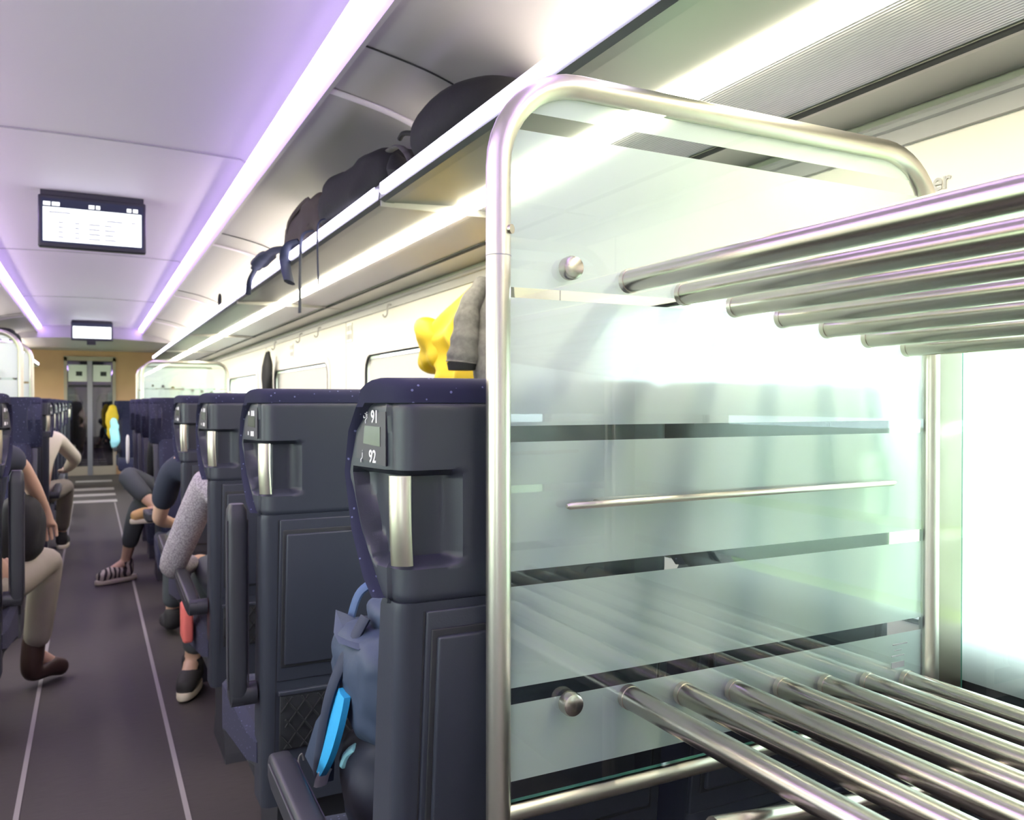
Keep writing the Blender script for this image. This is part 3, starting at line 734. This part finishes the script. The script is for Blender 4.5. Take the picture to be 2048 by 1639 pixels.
MB().tube(spline([(.81, 3.36, ZS+.03), (.768, 3.40, ZS+.01), (.762, 3.41, ZS-.12), (.764, 3.43, ZS-.30)], 6), .010, 8, flat=.4).build('webbing_strap', navy_strap, t)
MB().tube(spline([(.81, 3.12, ZS+.03), (.768, 3.13, ZS+.01), (.767, 3.14, ZS-.10), (.768, 3.13, ZS-.225)], 6), .0035, 6).build('thin_cord', navy_strap, t)
blob(.80, 2.95, ZS+.05, .008, .012, .010, .9, 0).build('buckle', white_m, t)
t = empty('round_black_bag'); tag(t, 'large round-topped black bag on the right shelf behind the rack hoop', 'bag')
blob(.965, 2.12, ZS+.100, .155, .27, .100, .85, .008, 4, 3).build('bag_body', black_m, t)
MB().tube(spline([(.86, 2.33, ZS+.13), (.85, 2.40, ZS+.15), (.85, 2.44, ZS+.145)], 5), .008, 8).build('bag_handle', black_m, t)
t = empty('folded_cap'); tag(t, 'small black and grey folded cap tucked between the bags on the shelf', 'cap')
rings = []
for k in range(12):
    a = k/11; rings.append([(.86+.06*math.cos(q)*(.3+.7*math.sin(PI*a*.9+.2)), 2.50-.22*a+.01*math.sin(q), ZS+.005+(.11*(1-a)**1.3+.01)*(.5+.5*math.sin(q))) for q in [2*PI*j/16 for j in range(16)]])
MB().loft(rings).build('cap_crown', black_m, t)
MB().tube(spline([(.84, 2.51, ZS+.125), (.84, 2.42, ZS+.115), (.84, 2.34, ZS+.07), (.84, 2.29, ZS+.02)], 6), .014, 8, flat=.4).build('cap_brim', grey_coat, t)
t = blob(-.93, 11.45, ZS+.09, .16, .95, .09, .6, .03, 4, 8).build('black_duffel_bag', black_m); tag(t, 'long black bag lying on the left overhead shelf', 'bag')
t = MB().tube([(.79+.0*k, 6.0+.035*math.cos(2*PI*k/12), ZS+.04+.035*math.sin(2*PI*k/12)) for k in range(12)], .009, 8, closed=True).build('strap_loop', black_m)
tag(t, 'small black strap loop sticking up over the right shelf edge', 'strap')

# ---------------------------------------------------------------- hanging clothes
def hung(name, m_, y0, y1, x0, x1, zt, zb, waves, seed, lab, prof_fn=None, extra=None):
    t = empty(name); tag(t, lab, 'coat'); rings = []; n = 44
    for j in range(22):
        a = j/21; z = lerp(zt, zb, a); w = prof_fn(a); yc = (y0+y1)/2+w[1]; ring = []
        for k in range(n):
            q = 2*PI*k/n
            f = 1+.16*math.sin(waves*q+seed+2*a)+.12*noise.noise(Vector((math.cos(q)*1.5, math.sin(q)*1.5, a*4+seed)))
            ring.append(((x0+x1)/2+(x1-x0)/2*math.cos(q)*f*min(1, .4+a*2), yc+(y1-y0)/2*w[0]*math.sin(q)*f, z+.02*noise.noise(Vector((q, a*5, seed)))))
        rings.append(ring)
    MB().loft(rings).build('coat_body', m_, t); return t
def coat(name, m_, prof, seed, lab, amp=.22, folds=7):
    """prof: list of (dz, y_low, y_high, x_front, x_back)"""
    t = empty(name); tag(t, lab, 'coat'); rings = []; n = 90; m2 = 40
    for j in range(m2+1):
        a = j/m2; v = lerp(prof[0][0], prof[-1][0], a); tb = lambda c: interp([(-p[0], p[c]) for p in prof], -v)
        yl, yh, xf, xb = tb(1), tb(2), tb(3), tb(4); ring = []
        for k in range(n):
            q = 2*PI*k/n; c_, s_ = math.cos(q), math.sin(q)
            f = 1-amp*(.5+.5*math.sin(folds*q+seed+3.0*a+1.5*noise.noise(Vector((q, a*3, seed)))))+.25*noise.noise(Vector((c_*2+seed, s_*2, a*5)))
            ring.append(((xf+xb)/2-(xb-xf)/2*c_*f, (yl+yh)/2+(yh-yl)/2*math.copysign(abs(s_)**.8, s_)*(1+.10*noise.noise(Vector((seed, s_, a*7)))), H+v+.025*noise.noise(Vector((c_*2, s_*2+seed, a*4)))))
        rings.append(ring)
    MB().loft(rings).build('coat_body', m_, t); return t
yc_ = coat('yellow_coat', yellow_m, [(.49, 3.36, 3.42, 1.40, 1.47), (.44, 3.32, 3.50, 1.34, 1.47), (.37, 3.32, 3.66, 1.30, 1.47), (.31, 3.32, 3.84, 1.27, 1.47), (.20, 3.32, 3.86, 1.26, 1.47), (.14, 3.32, 3.72, 1.28, 1.47), (.10, 3.34, 3.70, 1.28, 1.47), (.048, 3.34, 3.72, 1.28, 1.47)], 1, 'bright yellow rain coat hanging from the right wall hook')
blob(1.32, 3.70, H+.235, .06, .12, .095, .6, .05, 6, 4).build('hood', yellow_m, yc_)
yc_.location = (0, -.36, 0)
gc_ = coat('grey_coat', grey_coat, [(.47, 3.30, 3.35, 1.33, 1.40), (.42, 3.18, 3.34, 1.27, 1.38), (.30, 3.10, 3.32, 1.22, 1.36), (.15, 3.02, 3.30, 1.20, 1.36), (.048, 2.98, 3.30, 1.20, 1.36)], 2, 'grey knitted jacket hanging in front of the yellow coat', .25, 5)
MB().tube(spline([(1.28, 3.27, H+.44), (1.21, 3.25, H+.34), (1.18, 3.22, H+.22), (1.17, 3.22, H+.14)], 8), [.034+.0013*i+.003*math.sin(i*1.3) for i in range(25)], 18, flat=.9).build('sleeve', grey_coat, gc_)
MB().tube([(1.17, 3.22, H+.142), (1.17, 3.22, H+.115)], [.062, .056], 18, flat=.9).build('cuff', black_m, gc_)
gc_.location = (0, -.53, 0)
dg_ = hung('dark_garment', black_m, 7.55, 7.80, 1.38, 1.47, H+.46, H+.02, 3, 5, 'thin black garment hanging by the right wall beyond the coats', lambda a: (.12+.7*math.sin(PI*min(1, a*1.1)), .03*a))

# ---------------------------------------------------------------- backpack between the nearest rows
t = empty('blue_backpack'); tag(t, 'slate blue trekking backpack with bright blue straps on the nearest seat', 'backpack')
def crumple(q):
    q = Vector(q); k = .5+.5*math.sin(q.z*38+q.x*14+2*noise.noise(q*9)); q *= 1-.05*k; return q
blob(.565, 1.50, .785, .158, .150, .105, .5, .020, 9, 3, nu=80, nv=50, fn=crumple).build('pack_body', bpk_m, t)
blob(.590, 1.49, .885, .120, .115, .055, .55, .018, 12, 7, nu=60, nv=30, fn=crumple).build('pack_lid', bpk_m, t)
MB().loft([[(.410, 1.56, .862), (.425, 1.60, .895), (.47, 1.61, .872)], [(.404, 1.50, .858), (.42, 1.50, .862), (.50, 1.50, .862)], [(.42, 1.43, .862), (.43, 1.43, .865), (.50, 1.43, .865)]]).build('lid_flap', bpk_m, t)
blob(.570, 1.49, .585, .150, .115, .125, .55, .020, 9, 9, nu=60, nv=36, fn=crumple).build('lower_pocket', bpk_d, t)
MB().tube(spline([(.455, 1.50, .90), (.415, 1.50, .83), (.392, 1.515, .76), (.385, 1.545, .68), (.388, 1.60, .585)], 8), .019, 12, flat=.45).build('shoulder_strap', navy_strap, t)
ctr = spline([(.407, 1.472, .775), (.397, 1.488, .72), (.391, 1.525, .655), (.389, 1.575, .595)], 8); rr = []
for i, c in enumerate(ctr):
    w = .012+.016*math.sin(PI*min(1, .12+i/len(ctr)*.85)); th2 = .006
    rr.append([(c.x-th2, c.y-w, c.z-.2*w), (c.x-th2*1.4, c.y, c.z), (c.x-th2, c.y+w, c.z+.2*w), (c.x+th2, c.y+w, c.z+.2*w), (c.x+th2, c.y-w, c.z-.2*w)])
MB().loft(rr).build('strap_padding', blue_m, t)
MB().tube(spline([(.394, 1.562, .60), (.392, 1.578, .58), (.392, 1.59, .562)], 5), .014, 8, flat=.35).build('strap_buckle', white_m, t)
MB().tube(spline([(.440, 1.50, .66), (.428, 1.515, .645), (.424, 1.53, .618)], 5), [.010]+[.015]*9+[.012], 10, flat=.6).build('cyan_tab', cyan_m, t)
MB().tube(spline([(.455, 1.60, .875), (.475, 1.60, .925), (.52, 1.585, .950), (.58, 1.56, .955)], 6), .014, 8, flat=.5).build('lid_strap', mat('lid_edge', (.05, .10, .22), .6), t)
MB().loft([[(.392, 1.60, .56), (.396, 1.74, .56), (.42, 1.70, .56), (.42, 1.60, .56)], [(.396, 1.58, .66), (.40, 1.66, .66), (.42, 1.64, .66), (.42, 1.58, .66)], [(.405, 1.55, .735), (.41, 1.57, .735), (.42, 1.56, .735), (.42, 1.55, .735)]]).build('hip_fin', bpk_m, t)
MB().tube(spline([(.372, 1.66, .535), (.370, 1.665, .56), (.368, 1.67, .585), (.374, 1.67, .595), (.378, 1.67, .582)], 5), .0022, 6).build('pull_cord', grey_coat, t)

# ---------------------------------------------------------------- people
def skin_mesh(name, chains, m_, parent, sub=2):
    """chains: list of [(x,y,z,r) ...]; the first point of later chains may repeat an existing point"""
    vs = []; es = []; rs = []; key = {}
    for ch in chains:
        prev = None
        for p in ch:
            kx = tuple(round(c, 4) for c in p[:3])
            if kx in key: i = key[kx]
            else: i = len(vs); key[kx] = i; vs.append(p[:3]); rs.append(p[3])
            if prev is not None and prev != i: es.append((prev, i))
            prev = i
    me = bpy.data.meshes.new(name); me.from_pydata(vs, es, []); o = bpy.data.objects.new(name, me); C.objects.link(o)
    o.modifiers.new('skin', 'SKIN'); sk = me.skin_vertices[0].data if me.skin_vertices else None
    if sk is None:
        bm = bmesh.new(); bm.from_mesh(me); bm.verts.layers.skin.verify(); bm.to_mesh(me); bm.free(); sk = me.skin_vertices[0].data
    for i, r in enumerate(rs): sk[i].radius = (r, r) if not isinstance(r, tuple) else r; sk[i].use_root = (i == 0)
    ss = o.modifiers.new('sub', 'SUBSURF'); ss.levels = sub; ss.render_levels = sub
    dg = bpy.context.evaluated_depsgraph_get(); dg.update()
    ev = bpy.data.meshes.new_from_object(o.evaluated_get(dg)); bpy.data.objects.remove(o)
    ev.materials.clear(); ev.materials.append(m_)
    for p in ev.polygons: p.use_smooth = True
    q = bpy.data.objects.new(name, ev); C.objects.link(q); q.parent = parent; return q
def V4(p, r): return (p[0], p[1], p[2], r)
def mid(a, b, t=.5): return tuple(lerp(a[i], b[i], t) for i in range(3))
def hand_chains(w, d, palm=.0):
    w = Vector(w); d = Vector(d).normalized(); up = Vector((0, 0, 1)) if abs(d.z) < .8 else Vector((0, 1, 0)); sd = d.cross(up).normalized(); dn = sd.cross(d).normalized()
    c = [[(*w, .024), (*(w+d*.035), .030), (*(w+d*.07), .030)]]
    for i, L_ in enumerate((.060, .072, .070, .055)):
        b = w+d*.07+sd*(-.030+.020*i)
        c.append([(*(w+d*.07), .030), (*(b+d*.012), .010), (*(b+d*(.012+L_*.5)-dn*.006), .0088), (*(b+d*(.012+L_*.9)-dn*.024), .008)])
    b = w+d*.028-sd*.03
    c.append([(*(w+d*.035), .030), (*b, .013), (*(b+d*.03-sd*.018), .011), (*(b+d*.055-sd*.022-dn*.012), .009)])
    return c
def person(loc_label, hip, fy, sh, head, armL, armR, legL, legR, shirt, trousers, shoe, sleeve=1.0, hairm=None, trouser_end=.93, sole=None, shaft=.04, shoes2=None):
    """hip, sh: centre points; arm = (shoulder, elbow, wrist, handdir); leg = (hipjoint, knee, ankle, toe)"""
    t = empty('person', (hip[0], hip[1], 0)); off = Vector((hip[0], hip[1], 0)); tag(t, loc_label, 'person')
    sub_ = lambda p: tuple(Vector(p)-off)
    hip, sh, head = sub_(hip), sub_(sh), sub_(head)
    armL = [tuple(map(float, sub_(p))) for p in armL[:3]]+[armL[3]]; armR = [sub_(p) for p in armR[:3]]+[armR[3]]
    legL = [sub_(p) for p in legL]; legR = [sub_(p) for p in legR]
    ch = [[V4(hip, .12), V4(mid(hip, sh, .5), .115), V4(mid(hip, sh, .88), .12), V4(sh, .07), V4(mid(sh, head, .45), .052), V4(mid(sh, head, .72), .060)]]
    ch[0] += [V4(head, .082), V4((head[0], head[1], head[2]+.075), .070)]
    for a in (armL, armR):
        ch.append([V4(mid(hip, sh, .88), .12), V4(a[0], .055), V4(mid(a[0], a[1]), .045), V4(a[1], .038), V4(mid(a[1], a[2]), .036), V4(a[2], .024)])
        ch += hand_chains(a[2], a[3])
    for l in (legL, legR):
        ch.append([V4(hip, .12), V4(l[0], .085), V4(mid(l[0], l[1]), .075), V4(l[1], .056), V4(mid(l[1], l[2], .35), .055), V4(l[2], .036), V4(mid(l[2], l[3], .5), .034), V4(l[3], .026)])
    body = skin_mesh('body', ch, skin_m, t)
    hd = Vector(head); f = Vector((0, fy, 0))
    fc = MB(); nose = hd+f*.088+Vector((0, 0, .005))
    fc.tube([hd+f*.075+Vector((0, 0, .03)), nose, nose-f*.012-Vector((0, 0, .012))], [.007, .013, .008], 8)
    fc.build('nose', skin_m, t)
    for sx in (-1, 1):
        e = blob(*(hd+f*.076+Vector((sx*.030, 0, .028))), .011, .008, .007, 1, 0, nu=12, nv=8).build('eye', white_m, t)
        blob(*(hd+f*.083+Vector((sx*.030, 0, .028))), .005, .003, .005, 1, 0, nu=10, nv=6).build('iris', dark_m, e)
        blob(*(hd+Vector((sx*.083, 0, .012))), .010, .018, .028, .9, 0, nu=12, nv=8).build('ear', skin_m, t)
    blob(*(hd+f*.076+Vector((0, 0, -.035))), .022, .008, .007, .9, 0, nu=14, nv=8).build('mouth', mat('lips', (.45, .2, .17), .5) if 'lips' not in MATS else MATS['lips'], t)
    blob(*(hd-f*.018+Vector((0, 0, .062))), .090, .098, .078, .9, .012, 20, 1).build('hair', hairm or hair_m, t)
    # clothing
    e = .014; sc = [[V4(hip, .135), V4(mid(hip, sh, .5), .13), V4(mid(hip, sh, .88), .134), V4(mid(hip, sh, .98), .085)]]
    for a in (armL, armR):
        pts = [V4(mid(hip, sh, .88), .134), V4(a[0], .070)]
        if sleeve > .6: pts += [V4(mid(a[0], a[1]), .062), V4(a[1], .058), V4(mid(a[1], a[2]), .052), V4(mid(a[1], a[2], .9), .040)]
        else: pts += [V4(mid(a[0], a[1], .4), .068), V4(mid(a[0], a[1], .8), .064)]
        sc.append(pts)
    skin_mesh('shirt', sc, shirt, t)
    tc = [[V4(mid(hip, sh, .15), .135), V4(hip, .138)]]
    for l in (legL, legR):
        tc.append([V4(hip, .138), V4(l[0], .10), V4(mid(l[0], l[1]), .090), V4(l[1], .074), V4(mid(l[1], l[2], .35), .070), V4(mid(l[1], l[2], trouser_end), .058)])
    skin_mesh('trousers', tc, trousers, t)
    for l in (legL, legR):
        a, b = Vector(l[2]), Vector(l[3]); d = (b-a); d.z = 0; d.normalize() if d.length > 1e-4 else None
        zf = b.z-.025
        mm = shoes2 if (shoes2 and l is legL) else shoe
        s_ = skin_mesh('shoe', [[V4(tuple(a+Vector((0, 0, shaft))), .050), V4((a.x-d.x*.025, a.y-d.y*.025, b.z+.006), .052), V4((lerp(a.x, b.x, .5), lerp(a.y, b.y, .5), b.z+.008+.25*max(0, a.z-b.z)), .052), V4(tuple(b+Vector((0, 0, .0))), .046), V4(tuple(b+d*.035+Vector((0, 0, -.004))), .036)]], mm, t)
        so = MB(); c = (a+b)/2-d*.02; sd = Vector((-d.y, d.x, 0))
        rr = []
        for zz, g in ((-.012, -.004), (-.006, 0), (.014, 0), (.020, -.004)):
            ring = []
            for k in range(24):
                q = 2*PI*k/24; L_ = (b-a).length/2+.058; ring.append(tuple(c+d*math.cos(q)*(L_+g)+sd*math.copysign(abs(math.sin(q))**.8, math.sin(q))*(.046+g)+Vector((0, 0, zz+(zf-.012-c.z)))))
            rr.append(ring)
        if sole: so.loft(rr).build('shoe_sole', sole, s_)
    return t
# P1 khaki trousers, left
person('seated person in navy T-shirt, khaki trousers and brown boots on the left', (-.44, 3.78, .60), 1, (-.46, 3.72, 1.10), (-.50, 3.76, 1.22),
       ((-.33, 3.74, 1.10), (-.265, 4.0, 1.04), (-.185, 4.18, .83), (.1, .35, -.9)), ((-.62, 3.76, 1.02), (-.66, 4.0, .82), (-.55, 4.2, .72), (.2, .9, -.2)),
       ((-.36, 3.85, .55), (-.18, 4.28, .60), (-.235, 4.36, .15), (-.14, 4.46, .05)), ((-.54, 3.85, .55), (-.58, 4.3, .58), (-.50, 4.2, .12), (-.42, 4.36, .05)),
       navy_sh, khaki_m, boot_m, sleeve=.4, shaft=.11)
t = blob(-.275, 4.08, .76, .09, .14, .15, .7, .02, 6, 11).build('black_shoulder_bag', black_m); tag(t, 'black bag held against the thigh of the passenger in khaki trousers', 'bag')
# P2 cream shirt, left, farther
person('seated person in cream long sleeves leaning out into the aisle on the far left', (-.44, 7.55, .60), 1, (-.38, 7.62, 1.06), (-.42, 7.66, 1.19),
       ((-.27, 7.72, 1.02), (-.125, 8.10, .82), (-.20, 8.42, .70), (-.2, .9, -.1)), ((-.56, 7.7, .98), (-.62, 8.0, .80), (-.45, 8.3, .72), (.2, .9, 0)),
       ((-.36, 7.7, .55), (-.20, 8.20, .58), (-.24, 8.42, .13), (-.22, 8.58, .05)), ((-.54, 7.7, .55), (-.50, 8.2, .57), (-.48, 8.3, .12), (-.46, 8.47, .05)),
       cream_sh, brown_tr, shoe_blk, sole=sole_m)
# P5 mottled sweater, right third row
person('seated person in mottled grey sweater, elbow out in the aisle, third right row', (.60, 3.42, .60), 1, (.58, 3.36, 1.06), (.60, 3.38, 1.20),
       ((.40, 3.44, .98), (.285, 3.62, .63), (.40, 3.86, .60), (.5, .8, 0)), ((.78, 3.40, .98), (.80, 3.58, .66), (.66, 3.84, .62), (-.3, .9, 0)),
       ((.50, 3.50, .54), (.46, 3.86, .58), (.40, 3.98, .14), (.36, 3.86, .06)), ((.68, 3.50, .54), (.68, 3.86, .58), (.62, 3.82, .12), (.60, 3.97, .06)),
       sweater_m, slate_m, shoe_blk, sole=sole_m)
# P4 navy, right fourth row
person('seated person in navy top on the right, elbow resting out beside the fourth row', (.60, 4.42, .60), 1, (.56, 4.36, 1.08), (.60, 4.38, 1.21),
       ((.36, 4.46, .98), (.305, 4.62, .70), (.40, 4.86, .64), (.5, .8, 0)), ((.78, 4.42, .98), (.80, 4.6, .68), (.64, 4.86, .64), (-.3, .9, 0)),
       ((.50, 4.50, .54), (.42, 4.92, .56), (.40, 5.0, .12), (.38, 5.15, .05)), ((.68, 4.50, .54), (.68, 4.94, .56), (.66, 5.0, .12), (.64, 5.15, .05)),
       navy_sh, slate_m, shoe_blk, sleeve=.4)
t = MB().box(.300, .338, 3.30, 3.42, .40, .54, bev=.012).build('coral_pouch', red_m)
tag(t, 'small coral red pouch by the lap of the passenger in grey sweater', 'pouch')
# P3 facing camera with crossed leg
person('seated person in slate trousers with one leg crossed and a sneaker in the aisle', (.60, 6.58, .60), -1, (.60, 6.64, 1.06), (.60, 6.62, 1.19),
       ((.42, 6.62, .98), (.42, 6.72, .72), (.44, 6.50, .70), (.2, -.9, 0)), ((.78, 6.62, .98), (.80, 6.7, .72), (.66, 6.5, .68), (-.2, -.9, 0)),
       ((.50, 6.60, .59), (.205, 6.46, .80), (.40, 6.28, .56), (.27, 6.24, .52)), ((.52, 6.60, .57), (.30, 6.46, .58), (.215, 6.66, .14), (.06, 6.58, .055)),
       black_m, slate_m, shoe_lt, trouser_end=.75, sole=sole_m, shoes2=tan_m)
t = blob(.312, 8.86, H-.45, .016, .05, .14, .6, .002).build('white_towel', white_m)
tag(t, 'narrow white cloth hanging over a far armrest at the right edge of the aisle', 'towel')
t = empty('bright_jacket'); tag(t, 'yellow and turquoise jacket hanging beside the end door', 'jacket')
blob(.275, 13.78, 1.0, .08, .06, .26, .7, .04, 6, 2).build('yellow_part', yellow_m, t); blob(.30, 13.68, .85, .06, .06, .22, .7, .04, 6, 5).build('turquoise_part', cyan_m, t)

# ---------------------------------------------------------------- outside
g = B('ground', grass_m, 3.5, 90, -60, 90, -1.6, -1.5); tag(g, 'pale green ground outside the right windows', 'ground', kind='structure')
g = B('ground', ballast_m, 1.9, 3.5, -60, 90, -1.6, -1.48); tag(g, 'strip of gravel beside the train', 'ground', kind='structure')
g = B('ground', grass_m, -90, -1.9, -60, 90, -1.6, -1.5); tag(g, 'pale green ground outside the left windows', 'ground', kind='structure')
